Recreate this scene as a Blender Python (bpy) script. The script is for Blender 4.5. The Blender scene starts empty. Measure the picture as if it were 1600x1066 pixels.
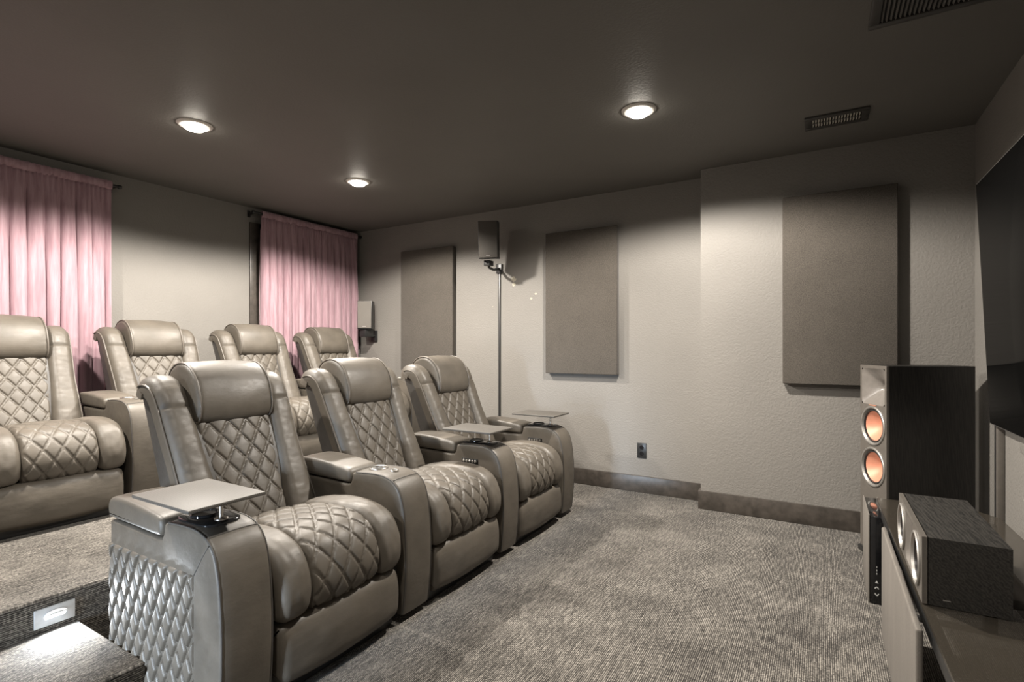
import bpy, bmesh, math, random
from mathutils import Vector, Matrix, noise

random.seed(7)
PI = math.pi
scene = bpy.context.scene
COL = scene.collection

# ------------------------------------------------------------------ camera
H_CAM = 1.165
cam_d = bpy.data.cameras.new('camera')
cam_d.sensor_width = 36.0
cam_d.lens = 816.0 / 1600.0 * 36.0
cam_d.shift_y = 9.0 / 1600.0
cam_d.clip_start = 0.02
cam = bpy.data.objects.new('camera', cam_d)
cam.location = (0, 0, H_CAM)
cam.rotation_euler = (PI / 2, 0, math.radians(30.7))
COL.objects.link(cam)
scene.camera = cam

# ------------------------------------------------------------------ exposure, world, daylight
scene.view_settings.view_transform = 'Standard'
scene.view_settings.look = 'None'
scene.view_settings.gamma = 1.0
scene.view_settings.use_curve_mapping = False
scene.view_settings.exposure = 0.0

CAN_WATTS = 330.0
STEP_WATTS = 4.0
DAY_WATTS = 12.0

world = bpy.data.worlds.new('world')
scene.world = world
world.use_nodes = True
bg = world.node_tree.nodes['Background']
bg.inputs[0].default_value = (0.75, 0.85, 1.0, 1)
bg.inputs[1].default_value = 0.25


def area_light(name, loc, target, sx, sy, watts, color, spread=180):
    d = bpy.data.lights.new(name, 'AREA')
    d.shape = 'RECTANGLE'
    d.size = sx
    d.size_y = sy
    d.energy = watts
    d.color = color
    d.spread = math.radians(spread)
    o = bpy.data.objects.new(name, d)
    o.location = loc
    o.rotation_euler = (Vector(target) - Vector(loc)).to_track_quat('-Z', 'Y').to_euler()
    COL.objects.link(o)
    return o


# daylight entering through the open doorway in the left wall
area_light('doorway_daylight', (-1.50, -3.0, 0.60), (-1.82, 1.2, 0.10), 0.25, 0.8, DAY_WATTS, (0.72, 0.85, 1.0), 28)

# ------------------------------------------------------------------ materials


def new_mat(name):
    m = bpy.data.materials.new(name)
    m.use_nodes = True
    nt = m.node_tree
    b = nt.nodes['Principled BSDF']
    return m, nt, b


def N(nt, kind, **kw):
    n = nt.nodes.new(kind)
    for k, v in kw.items():
        setattr(n, k, v)
    return n


def coords(nt, scale=(1, 1, 1), rot=(0, 0, 0)):
    tc = N(nt, 'ShaderNodeTexCoord')
    mp = N(nt, 'ShaderNodeMapping')
    mp.inputs['Scale'].default_value = scale
    mp.inputs['Rotation'].default_value = rot
    nt.links.new(tc.outputs['Object'], mp.inputs[0])
    return mp.outputs[0]


def ramp(nt, src, stops):
    r = N(nt, 'ShaderNodeValToRGB')
    e = r.color_ramp.elements
    while len(e) < len(stops):
        e.new(0.5)
    for i, (p, c) in enumerate(stops):
        e[i].position = p
        e[i].color = (c[0], c[1], c[2], 1)
    nt.links.new(src, r.inputs[0])
    return r.outputs[0]


def noise_tex(nt, vec, scale, detail=3, rough=0.55):
    n = N(nt, 'ShaderNodeTexNoise')
    n.inputs['Scale'].default_value = scale
    n.inputs['Detail'].default_value = detail
    n.inputs['Roughness'].default_value = rough
    nt.links.new(vec, n.inputs['Vector'])
    return n.outputs['Fac']


def bump(nt, b, src, strength, dist):
    bp = N(nt, 'ShaderNodeBump')
    bp.inputs['Strength'].default_value = strength
    bp.inputs['Distance'].default_value = dist
    nt.links.new(src, bp.inputs['Height'])
    nt.links.new(bp.outputs[0], b.inputs['Normal'])


def math_n(nt, op, a, bb=None, c=None):
    m = N(nt, 'ShaderNodeMath', operation=op)
    for i, v in enumerate((a, bb, c)):
        if v is None:
            continue
        if isinstance(v, (int, float)):
            m.inputs[i].default_value = v
        else:
            nt.links.new(v, m.inputs[i])
    return m.outputs[0]


def plain(name, col, rough=0.5, metal=0.0, nscale=40, namp=0.08, bstr=0.0, bdist=0.001, spec=0.5, coat=0.0):
    m, nt, b = new_mat(name)
    v = coords(nt)
    f = noise_tex(nt, v, nscale)
    lo = [max(0, c * (1 - namp)) for c in col]
    hi = [min(1, c * (1 + namp)) for c in col]
    nt.links.new(ramp(nt, f, [(0.3, lo), (0.7, hi)]), b.inputs['Base Color'])
    b.inputs['Roughness'].default_value = rough
    b.inputs['Metallic'].default_value = metal
    b.inputs['Specular IOR Level'].default_value = spec
    b.inputs['Coat Weight'].default_value = coat
    if bstr:
        bump(nt, b, f, bstr, bdist)
    return m


def leather(name, col, rough=0.4):
    m, nt, b = new_mat(name)
    v = coords(nt)
    big = noise_tex(nt, v, 9, 4)
    fine = noise_tex(nt, v, 420, 2)
    mid = noise_tex(nt, coords(nt, (1, 0.45, 1)), 30, 4, 0.6)
    lo = [c * 0.86 for c in col]
    hi = [c * 1.12 for c in col]
    nt.links.new(ramp(nt, big, [(0.35, lo), (0.65, hi)]), b.inputs['Base Color'])
    nt.links.new(ramp(nt, mid, [(0.3, [rough - 0.06] * 3), (0.7, [rough + 0.08] * 3)]), b.inputs['Roughness'])
    h = math_n(nt, 'ADD', math_n(nt, 'MULTIPLY', fine, 0.10), mid)
    bump(nt, b, h, 0.35, 0.0035)
    b.inputs['Specular IOR Level'].default_value = 0.5
    return m


def wall_paint(name, col, chips=(), bstr=0.32):
    m, nt, b = new_mat(name)
    v = coords(nt)
    a = noise_tex(nt, v, 80, 3, 0.5)
    c = noise_tex(nt, v, 2.0, 3)
    base = ramp(nt, c, [(0.3, [x * 0.96 for x in col]), (0.7, [x * 1.04 for x in col])])
    if chips:
        tc = N(nt, 'ShaderNodeTexCoord')
        wob = noise_tex(nt, v, 60, 2)
        mask = None
        for (p, r) in chips:
            d = N(nt, 'ShaderNodeVectorMath', operation='DISTANCE')
            nt.links.new(tc.outputs['Object'], d.inputs[0])
            d.inputs[1].default_value = p
            q = math_n(nt, 'ADD', d.outputs['Value'], math_n(nt, 'MULTIPLY', math_n(nt, 'SUBTRACT', wob, 0.5), r * 1.6))
            k = math_n(nt, 'LESS_THAN', q, r)
            mask = k if mask is None else math_n(nt, 'MAXIMUM', mask, k)
        mx = N(nt, 'ShaderNodeMix', data_type='RGBA')
        nt.links.new(mask, mx.inputs[0])
        nt.links.new(base, mx.inputs[6])
        mx.inputs[7].default_value = (0.40, 0.37, 0.30, 1)
        base = mx.outputs[2]
    nt.links.new(base, b.inputs['Base Color'])
    b.inputs['Roughness'].default_value = 0.6
    b.inputs['Specular IOR Level'].default_value = 0.3
    bump(nt, b, ramp(nt, a, [(0.42, (0, 0, 0)), (0.58, (1, 1, 1))]), bstr, 0.0025)
    return m


def carpet_mat(name):
    m, nt, b = new_mat(name)
    tc = N(nt, 'ShaderNodeTexCoord')
    sp = N(nt, 'ShaderNodeSeparateXYZ')
    nt.links.new(tc.outputs['Object'], sp.inputs[0])
    xz = math_n(nt, 'ADD', sp.outputs[0], sp.outputs[2])
    rib = math_n(nt, 'SINE', math_n(nt, 'MULTIPLY', xz, 2 * PI / 0.0068))
    rib = math_n(nt, 'MULTIPLY_ADD', rib, 0.5, 0.5)
    def streaks(fx, fy, det):
        cb = N(nt, 'ShaderNodeCombineXYZ')
        nt.links.new(math_n(nt, 'MULTIPLY', xz, fx), cb.inputs[0])
        nt.links.new(math_n(nt, 'MULTIPLY', sp.outputs[1], fy), cb.inputs[1])
        return noise_tex(nt, cb.outputs[0], 1.0, det, 0.6)
    loops = streaks(150, 110, 2)
    lines = streaks(120, 14, 2)
    big = noise_tex(nt, coords(nt), 3.5, 4)
    f = math_n(nt, 'ADD', math_n(nt, 'MULTIPLY', rib, 0.20), math_n(nt, 'MULTIPLY', loops, 0.55))
    f = math_n(nt, 'ADD', f, math_n(nt, 'MULTIPLY', lines, 0.40))
    f = math_n(nt, 'ADD', f, math_n(nt, 'MULTIPLY', math_n(nt, 'SUBTRACT', big, 0.5), 0.22))
    colr = ramp(nt, f, [(0.40, (0.010, 0.009, 0.008)), (0.58, (0.062, 0.056, 0.049)), (0.76, (0.28, 0.258, 0.228))])
    nt.links.new(colr, b.inputs['Base Color'])
    b.inputs['Roughness'].default_value = 0.95
    b.inputs['Specular IOR Level'].default_value = 0.1
    b.inputs['Sheen Weight'].default_value = 0.15
    bump(nt, b, f, 0.6, 0.004)
    return m


def velvet(name):
    m, nt, b = new_mat(name)
    v = coords(nt, (1, 1, 0.08))
    f = noise_tex(nt, v, 45, 4)
    nt.links.new(ramp(nt, f, [(0.3, (0.255, 0.155, 0.18)), (0.7, (0.39, 0.265, 0.295))]), b.inputs['Base Color'])
    b.inputs['Roughness'].default_value = 0.8
    b.inputs['Sheen Weight'].default_value = 0.5
    b.inputs['Sheen Tint'].default_value = (1.0, 0.78, 0.84, 1)
    b.inputs['Specular IOR Level'].default_value = 0.2
    bump(nt, b, f, 0.2, 0.002)
    return m


def fabric(name, col, scale=300, amp=0.35, blotch=0.15, bstr=0.4):
    m, nt, b = new_mat(name)
    v = coords(nt)
    f = noise_tex(nt, v, scale, 2, 0.6)
    g = noise_tex(nt, v, 7, 4)
    h = math_n(nt, 'ADD', math_n(nt, 'MULTIPLY', f, 0.75), math_n(nt, 'MULTIPLY', g, blotch))
    nt.links.new(ramp(nt, h, [(0.25, [c * (1 - amp) for c in col]), (0.65, [c * (1 + amp) for c in col])]), b.inputs['Base Color'])
    b.inputs['Roughness'].default_value = 0.95
    b.inputs['Specular IOR Level'].default_value = 0.1
    b.inputs['Sheen Weight'].default_value = 0.2
    bump(nt, b, f, bstr, 0.002)
    return m


def woven(name, col):
    m, nt, b = new_mat(name)
    v = coords(nt, (1, 1, 1))
    w = N(nt, 'ShaderNodeTexWave', wave_type='BANDS', bands_direction='Z')
    w.inputs['Scale'].default_value = 90
    w.inputs['Distortion'].default_value = 0.6
    nt.links.new(v, w.inputs[0])
    f = noise_tex(nt, v, 200, 2)
    g = noise_tex(nt, coords(nt, (1, 1, 0.25)), 9, 3)
    h = math_n(nt, 'ADD', math_n(nt, 'MULTIPLY', w.outputs['Fac'], 0.25), math_n(nt, 'ADD', math_n(nt, 'MULTIPLY', f, 0.35), math_n(nt, 'MULTIPLY', g, 0.4)))
    nt.links.new(ramp(nt, h, [(0.25, [c * 0.7 for c in col]), (0.75, [c * 1.3 for c in col])]), b.inputs['Base Color'])
    b.inputs['Roughness'].default_value = 0.9
    bump(nt, b, h, 0.4, 0.001)
    return m


def wood_vinyl(name, lo, hi, axis_scale, rough=0.5):
    m, nt, b = new_mat(name)
    v = coords(nt, axis_scale)
    w = N(nt, 'ShaderNodeTexWave', wave_type='BANDS', bands_direction='DIAGONAL')
    w.inputs['Scale'].default_value = 11.0
    w.inputs['Distortion'].default_value = 9.0
    w.inputs['Detail'].default_value = 4
    w.inputs['Detail Scale'].default_value = 1.6
    nt.links.new(v, w.inputs[0])
    f = noise_tex(nt, v, 26, 6, 0.7)
    h = math_n(nt, 'ADD', math_n(nt, 'MULTIPLY', w.outputs['Fac'], 0.25), math_n(nt, 'MULTIPLY', f, 0.75))
    nt.links.new(ramp(nt, h, [(0.3, lo), (0.7, hi)]), b.inputs['Base Color'])
    b.inputs['Roughness'].default_value = rough
    bump(nt, b, h, 0.3, 0.001)
    return m


def checker_tray(name):
    m, nt, b = new_mat(name)
    v = coords(nt, (1, 1, 1), (0, 0, PI / 4))
    c = N(nt, 'ShaderNodeTexChecker')
    c.inputs['Scale'].default_value = 240
    c.inputs[1].default_value = (0.105, 0.096, 0.084, 1)
    c.inputs[2].default_value = (0.040, 0.036, 0.031, 1)
    nt.links.new(v, c.inputs[0])
    nt.links.new(c.outputs[0], b.inputs['Base Color'])
    b.inputs['Roughness'].default_value = 0.55
    return m


def emit(name, col, strength):
    m, nt, b = new_mat(name)
    b.inputs['Base Color'].default_value = (0.9, 0.9, 0.9, 1)
    b.inputs['Emission Color'].default_value = (col[0], col[1], col[2], 1)
    b.inputs['Emission Strength'].default_value = strength
    return m


def glass_dark(name):
    m, nt, b = new_mat(name)
    v = coords(nt)
    dust = noise_tex(nt, v, 260, 2, 0.7)
    nt.links.new(ramp(nt, dust, [(0.60, (0.050, 0.043, 0.034)), (0.74, (0.13, 0.115, 0.095))]), b.inputs['Base Color'])
    b.inputs['Roughness'].default_value = 0.10
    b.inputs['Alpha'].default_value = 0.62
    b.inputs['Specular IOR Level'].default_value = 0.6
    return m


M = {}
M['wall'] = wall_paint('wall_paint', (0.200, 0.189, 0.173),
                       [((-2.43, 4.12, 1.785), 0.022), ((-2.43, 4.12, 1.735), 0.02), ((-2.20, 4.12, 1.64), 0.012),
                        ((-2.25, 4.12, 1.60), 0.011), ((-2.92, 4.12, 1.57), 0.007), ((-2.66, 4.12, 1.54), 0.007)])
M['ceiling'] = wall_paint('ceiling_paint', (0.150, 0.143, 0.132), bstr=0.15)
M['carpet'] = carpet_mat('ribbed_carpet')
M['trim'] = plain('dark_trim_paint', (0.055, 0.047, 0.040), 0.35, nscale=18, namp=0.35, bstr=0.1)
M['leather'] = leather('charcoal_leather', (0.088, 0.076, 0.061), 0.49)
M['leather_dark'] = leather('dark_shell_leather', (0.050, 0.046, 0.042), 0.45)
M['piping'] = plain('piping_leather', (0.115, 0.10, 0.084), 0.45)
M['seam'] = plain('seam_thread', (0.05, 0.045, 0.04), 0.6)
M['black'] = plain('black_plastic', (0.018, 0.018, 0.018), 0.35)
M['gloss_black'] = plain('gloss_black', (0.012, 0.012, 0.013), 0.08, namp=0.02)
M['screen'] = plain('screen_glass', (0.004, 0.004, 0.004), 0.10, namp=0.02)
M['screen'].node_tree.nodes['Principled BSDF'].inputs['IOR'].default_value = 1.035
M['steel'] = plain('brushed_steel', (0.62, 0.59, 0.55), 0.28, 1.0)
M['silver'] = plain('silver_bezel', (0.5, 0.48, 0.46), 0.3, 0.8)
M['velvet'] = velvet('mauve_velvet')
M['panel'] = fabric('acoustic_cloth', (0.080, 0.071, 0.061), 190, 0.35)
M['pale_cloth'] = fabric('pale_speaker_cloth', (0.17, 0.158, 0.142), 500, 0.2)
M['tray'] = checker_tray('carbon_tray')
M['copper'] = plain('copper_cone', (0.66, 0.29, 0.19), 0.45, 0.3, namp=0.05)
M['baffle'] = plain('satin_baffle', (0.105, 0.094, 0.082), 0.38)
M['horn'] = plain('horn_rubber', (0.17, 0.155, 0.14), 0.32)
M['ring'] = plain('ring_aluminium', (0.40, 0.385, 0.36), 0.42, 0.8)
M['wood_v'] = wood_vinyl('black_ash_vertical', (0.003, 0.0027, 0.0024), (0.016, 0.014, 0.012), (4, 4, 0.35))
M['wood_h'] = wood_vinyl('black_ash_horizontal', (0.008, 0.0078, 0.0072), (0.038, 0.035, 0.031), (5.0, 0.5, 5.0), 0.45)
M['grille'] = woven('grey_woven_cloth', (0.145, 0.131, 0.115))
M['spk_cloth'] = fabric('speaker_cloth', (0.075, 0.069, 0.062), 500, 0.3)
M['glass'] = glass_dark('smoked_glass')
M['vent'] = plain('dark_vent_paint', (0.040, 0.038, 0.035), 0.4)
M['vent_slat'] = plain('vent_slat_lit', (0.72, 0.69, 0.62), 0.4)  # albedo raised to stand in for light caught by the protruding slats
M['vent_mid'] = plain('return_slat_paint', (0.13, 0.123, 0.112), 0.4)
M['vent_hole'] = plain('vent_cavity', (0.01, 0.01, 0.01), 0.8)
M['lamp'] = emit('lamp_lens', (1.0, 0.92, 0.80), 60.0)
M['lamp_trim'] = plain('lamp_trim_white', (0.72, 0.70, 0.66), 0.4)
M['plate'] = plain('white_plate', (0.55, 0.57, 0.59), 0.35)
M['step_lens'] = emit('step_lens', (0.92, 0.96, 1.0), 14.0)
M['icon'] = plain('pale_icons', (0.7, 0.7, 0.68), 0.5)

# ------------------------------------------------------------------ mesh helpers


def link(name, bm, mat, parent=None, smooth=True, angle=40, loc=None):
    bmesh.ops.recalc_face_normals(bm, faces=bm.faces[:])
    me = bpy.data.meshes.new(name)
    bm.to_mesh(me)
    bm.free()
    me.materials.append(M[mat] if isinstance(mat, str) else mat)
    if smooth:
        me.shade_smooth()
        me.set_sharp_from_angle(angle=math.radians(angle))
    o = bpy.data.objects.new(name, me)
    COL.objects.link(o)
    if parent is not None:
        o.parent = parent
    if loc is not None:
        o.location = loc
    return o


def tag(o, label, cat, group=None):
    o['label'] = label
    o['category'] = cat
    if group:
        o['group'] = group
    return o


def thing(name, label, cat, loc=(0, 0, 0), rz=0.0, group=None):
    o = bpy.data.objects.new(name, None)
    o.empty_display_size = 0.1
    COL.objects.link(o)
    o.location = loc
    o.rotation_euler = (0, 0, rz)
    return tag(o, label, cat, group)


def structure(o):
    o['kind'] = 'structure'
    return o


def add_box(bm, x0, x1, y0, y1, z0, z1, bev=0.0, seg=2):
    c = ((x0 + x1) / 2, (y0 + y1) / 2, (z0 + z1) / 2)
    mat = Matrix.Translation(c) @ Matrix.Diagonal((abs(x1 - x0), abs(y1 - y0), abs(z1 - z0), 1))
    r = bmesh.ops.create_cube(bm, size=1.0, matrix=mat)
    if bev > 0:
        ed = set()
        for v in r['verts']:
            ed.update(v.link_edges)
        bmesh.ops.bevel(bm, geom=list(ed), offset=bev, segments=seg, profile=0.5, affect='EDGES')


def box(name, x0, x1, y0, y1, z0, z1, mat, parent=None, bev=0.0, seg=2):
    bm = bmesh.new()
    add_box(bm, x0, x1, y0, y1, z0, z1, bev, seg)
    return link(name, bm, mat, parent)


def catmull(pts, n):
    """n+1 evenly spaced samples of a smooth curve through pts (tuples of any size)"""
    P = [Vector(p) for p in pts]
    P = [P[0] * 2 - P[1]] + P + [P[-1] * 2 - P[-2]]
    dense = []
    for i in range(1, len(P) - 2):
        for k in range(24):
            t = k / 24
            a, b, c, d = P[i - 1], P[i], P[i + 1], P[i + 2]
            dense.append(0.5 * ((2 * b) + (c - a) * t + (2 * a - 5 * b + 4 * c - d) * t * t + (3 * b - a - 3 * c + d) * t ** 3))
    dense.append(P[-2])
    L = [0.0]
    for i in range(1, len(dense)):
        L.append(L[-1] + (dense[i] - dense[i - 1]).length)
    out = []
    j = 0
    for k in range(n + 1):
        s = L[-1] * k / n
        while j < len(L) - 2 and L[j + 1] < s:
            j += 1
        d = L[j + 1] - L[j]
        f = 0 if d == 0 else (s - L[j]) / d
        out.append(dense[j].lerp(dense[j + 1], min(1, f)))
    return out, L[-1]


def edge_round(d, r):
    if r <= 0:
        return 1.0
    s = min(1.0, d / r)
    return math.sqrt(max(0.0, 1 - (1 - s) ** 2))


def quilt(dw, dh, groove=0.007, gw=0.0045, puff=0.006):
    k = math.sqrt(1 / dw ** 2 + 1 / dh ** 2)

    def f(a, b):
        p = a / dw + b / dh
        q = a / dw - b / dh
        dp = abs(p - round(p)) / k
        dq = abs(q - round(q)) / k
        # double row of stitching: a narrow ridge between two grooves
        g = 0.0
        for d in (dp, dq):
            g = max(g, math.exp(-((d - 0.0032) / (gw * 0.55)) ** 2), 0.55 * math.exp(-(d / gw) ** 2))
        s = min(1.0, abs(math.sin(PI * p)) * abs(math.sin(PI * q)))
        return puff * s ** 0.5 - groove * g
    return f


def wrinkle(amp, seed, sa=9.0, sb=20.0):
    def f(a, b):
        return amp * noise.noise(Vector((a * sa, b * sb, seed)))
    return f


def add_cushion(bm, prof, yl, yr, nu, nv, depth, ru, r0, r1, disp=None, back=0.01, bulge=0.0, yfun=None):
    """padded surface: prof = (x,z) points of the front face in side view; yl/yr give its edges along the way;
    the rim sinks by depth with rounding radii ru (sides), r0 (start), r1 (end)"""
    P, L = catmull([(p[0], 0, p[1]) for p in prof], nv)
    front, rear = [], []
    for j in range(nv + 1):
        t = j / nv
        a = P[max(0, j - 1)]
        b = P[min(nv, j + 1)]
        tg = (b - a).normalized()
        nrm = Vector((-tg.z, 0, tg.x))
        y0, y1 = yl(t), yr(t)
        W = abs(y1 - y0)
        rf, rb = [], []
        for i in range(nu + 1):
            u = i / nu
            e = edge_round(min(u, 1 - u) * W, ru) * edge_round(t * L, r0) * edge_round((1 - t) * L, r1)
            d = 0.0
            am = (u - 0.5) * W
            if disp:
                d = disp(am, t * L) * min(1.0, min(u, 1 - u) * W / 0.012, 1.0 if r0 <= 0 else t * L / 0.012, 1.0 if r1 <= 0 else (1 - t) * L / 0.012)
            off = depth * (e - 1) + d + bulge * (1 - (2 * u - 1) ** 2)
            base = Vector((P[j].x, y0 + (y1 - y0) * u, P[j].z))
            rf.append(bm.verts.new(base + nrm * off))
            rb.append(bm.verts.new(base - nrm * (depth + back)))
        front.append(rf)
        rear.append(rb)
    for j in range(nv):
        for i in range(nu):
            bm.faces.new((front[j][i], front[j][i + 1], front[j + 1][i + 1], front[j + 1][i]))
            bm.faces.new((rear[j][i], rear[j + 1][i], rear[j + 1][i + 1], rear[j][i + 1]))
    for j in range(nv):
        bm.faces.new((front[j][0], front[j + 1][0], rear[j + 1][0], rear[j][0]))
        bm.faces.new((front[j][nu], rear[j][nu], rear[j + 1][nu], front[j + 1][nu]))
    for i in range(nu):
        bm.faces.new((front[0][i], rear[0][i], rear[0][i + 1], front[0][i + 1]))
        bm.faces.new((front[nv][i], front[nv][i + 1], rear[nv][i + 1], rear[nv][i]))
    return P


def add_slab(bm, outline, y0, y1, r=0.012, seg=4, mid=1, bulge=0.0, disp=None):
    """closed (x,z) outline extruded along y with rounded rims"""
    n = len(outline)
    pts = [Vector((p[0], p[1])) for p in outline]
    area = sum(pts[i].x * pts[(i + 1) % n].y - pts[(i + 1) % n].x * pts[i].y for i in range(n))
    sgn = 1 if area > 0 else -1
    nr = []
    for i in range(n):
        t = (pts[(i + 1) % n] - pts[i - 1]).normalized()
        nr.append(Vector((t.y, -t.x)) * sgn)
    rows = []
    st = []
    for k in range(seg + 1):
        a = PI / 2 * k / seg
        st.append((y0 + r * (1 - math.cos(a)), r * (1 - math.sin(a))))
    for k in range(1, mid):
        st.append((y0 + r + (y1 - y0 - 2 * r) * k / mid, 0))
    for k in range(seg, -1, -1):
        a = PI / 2 * k / seg
        st.append((y1 - r * (1 - math.cos(a)), r * (1 - math.sin(a))))
    for (y, ins) in st:
        s = (y - y0) / (y1 - y0)
        bl = bulge * (1 - (2 * s - 1) ** 2)
        row = []
        for i in range(n):
            d = disp(y, i / n) if disp else 0.0
            p = pts[i] - nr[i] * (ins - bl - d)
            row.append(bm.verts.new((p.x, y, p.y)))
        rows.append(row)
    for a, b in zip(rows[:-1], rows[1:]):
        for i in range(n):
            bm.faces.new((a[i], a[(i + 1) % n], b[(i + 1) % n], b[i]))
    bm.faces.new(rows[0])
    bm.faces.new(rows[-1][::-1])


def add_tube(bm, pts, r, seg=8):
    P = [Vector(p) for p in pts]
    rows = []
    up = Vector((0.13, 0.31, 0.94))
    for i, p in enumerate(P):
        t = (P[min(len(P) - 1, i + 1)] - P[max(0, i - 1)]).normalized()
        a = t.cross(up)
        if a.length < 1e-3:
            a = t.cross(Vector((1, 0, 0)))
        a.normalize()
        b = t.cross(a).normalized()
        rows.append([bm.verts.new(p + (a * math.cos(2 * PI * k / seg) + b * math.sin(2 * PI * k / seg)) * r) for k in range(seg)])
    for a, b in zip(rows[:-1], rows[1:]):
        for k in range(seg):
            bm.faces.new((a[k], a[(k + 1) % seg], b[(k + 1) % seg], b[k]))
    bm.faces.new(rows[0][::-1])
    bm.faces.new(rows[-1])


def add_lathe(bm, prof, origin, axis, seg=32, close=False):
    """prof = (radius, height) along axis"""
    ax = Vector(axis).normalized()
    a = ax.cross(Vector((0.0, 0.0, 1.0)))
    if a.length < 1e-3:
        a = Vector((1, 0, 0))
    a.normalize()
    b = ax.cross(a)
    o = Vector(origin)
    rows = []
    for (r, h) in prof:
        if r < 1e-6:
            rows.append([bm.verts.new(o + ax * h)])
        else:
            rows.append([bm.verts.new(o + ax * h + (a * math.cos(2 * PI * k / seg) + b * math.sin(2 * PI * k / seg)) * r) for k in range(seg)])
    pairs = list(zip(rows[:-1], rows[1:]))
    if close:
        pairs.append((rows[-1], rows[0]))
    for p, q in pairs:
        for k in range(seg):
            k2 = (k + 1) % seg
            if len(p) == 1 and len(q) == 1:
                continue
            if len(p) == 1:
                bm.faces.new((p[0], q[k2], q[k]))
            elif len(q) == 1:
                bm.faces.new((p[k], p[k2], q[0]))
            else:
                bm.faces.new((p[k], p[k2], q[k2], q[k]))


def dup(root, loc, label, group=None, keep=None, rz=None):
    r = root.copy()
    COL.objects.link(r)
    r.location = loc
    if rz is not None:
        r.rotation_euler = (0, 0, rz)
    r['label'] = label
    if group:
        r['group'] = group
    for ch in list(root.children):
        if keep and not keep(ch):
            continue
        c = ch.copy()
        COL.objects.link(c)
        c.parent = r
        for g in list(ch.children):
            d = g.copy()
            COL.objects.link(d)
            d.parent = c
    return r


# ------------------------------------------------------------------ room shell
XF, XB = 0.754, -4.50        # screen wall and curtain wall
YN, YR, YL = 3.93, 4.125, -0.95   # near part of the side wall, recessed part, left wall
XJ = -0.752
ZC = 2.44
PZ, SZ = 0.25, 0.127         # platform and step heights
XP = -2.435                  # platform front
SX = -1.92                   # step front
SY = 0.866                   # step end

structure(box('floor', XB - 0.1, XF + 0.1, YL - 2.6, YR + 0.1, -0.10, 0.0, 'carpet'))
structure(box('ceiling', XB - 0.1, XF + 0.1, YL - 0.1, YR + 0.1, ZC, ZC + 0.1, 'ceiling'))
structure(box('wall_front', XF, XF + 0.1, YL - 0.1, YR + 0.1, 0, ZC, 'wall'))
structure(box('wall_right', XB - 0.1, XF, YR, YR + 0.1, 0, ZC, 'wall'))
structure(box('wall_right', XJ, XF, YN, YR, 0, ZC, 'wall'))

# back wall with two window openings behind the curtains
WIN = [(0.62, 1.70), (2.96, 3.98)]
WZ0, WZ1 = 0.95, 2.22
bm = bmesh.new()
ys = [YL - 0.1, WIN[0][0], WIN[0][1], WIN[1][0], WIN[1][1], YR]
for i in range(5):
    if i % 2 == 0:
        add_box(bm, XB - 0.1, XB, ys[i], ys[i + 1], 0, ZC)
    else:
        add_box(bm, XB - 0.1, XB, ys[i], ys[i + 1], 0, WZ0)
        add_box(bm, XB - 0.1, XB, ys[i], ys[i + 1], WZ1, ZC)
structure(link('wall_back', bm, 'wall'))
for k, (a, b) in enumerate(WIN):
    bm = bmesh.new()
    w = 0.085
    add_box(bm, XB - 0.06, XB + 0.018, a - w, a + 0.02, WZ0 - w, WZ1 + w, 0.004)
    add_box(bm, XB - 0.06, XB + 0.018, b - 0.02, b + w, WZ0 - w, WZ1 + w, 0.004)
    add_box(bm, XB - 0.06, XB + 0.018, a, b, WZ1 - 0.02, WZ1 + w, 0.004)
    add_box(bm, XB - 0.06, XB + 0.018, a, b, WZ0 - w, WZ0 + 0.02, 0.004)
    f = structure(link('window_%d' % (k + 1), bm, 'trim'))
    box('window_pane', XB - 0.05, XB - 0.04, a + 0.02, b - 0.02, WZ0 + 0.02, WZ1 - 0.02, 'gloss_black', f)

# left wall with the doorway the photographer came through
DX0, DX1, DZ = -2.30, -1.36, 2.05
bm = bmesh.new()
add_box(bm, XB - 0.1, DX0, YL - 0.1, YL, 0, ZC)
add_box(bm, DX1, XF, YL - 0.1, YL, 0, ZC)
add_box(bm, DX0, DX1, YL - 0.1, YL, DZ, ZC)
structure(link('wall_left', bm, 'wall'))
bm = bmesh.new()
add_box(bm, DX0 - 0.08, DX0 + 0.015, YL - 0.11, YL + 0.018, 0, DZ + 0.08, 0.004)
add_box(bm, DX1 - 0.015, DX1 + 0.08, YL - 0.11, YL + 0.018, 0, DZ + 0.08, 0.004)
add_box(bm, DX0 + 0.015, DX1 - 0.015, YL - 0.11, YL + 0.018, DZ - 0.015, DZ + 0.08, 0.004)
structure(link('door_1', bm, 'trim'))

# platform and step
bm = bmesh.new()
add_box(bm, XB, XP, YL, YR, 0, PZ, 0.012, 3)
structure(link('platform', bm, 'carpet'))
bm = bmesh.new()
add_box(bm, XP, SX, YL, SY, 0, SZ, 0.010, 3)
structure(link('step', bm, 'carpet'))

# baseboards
BH, BT = 0.132, 0.016
bm = bmesh.new()
add_box(bm, XP, XJ - BT, YR - BT, YR, 0, BH, 0.003)
structure(link('baseboard_right', bm, 'trim'))
bm = bmesh.new()
add_box(bm, XJ - BT, XF, YN - BT, YN, 0, BH, 0.003)
add_box(bm, XJ - BT, XJ, YN, YR, 0, BH, 0.003)
structure(link('baseboard_right', bm, 'trim'))
bm = bmesh.new()
add_box(bm, XF - BT, XF, YL, YN - BT, 0, BH, 0.003)
structure(link('baseboard_front', bm, 'trim'))

# ------------------------------------------------------------------ recessed ceiling lamps


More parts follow.
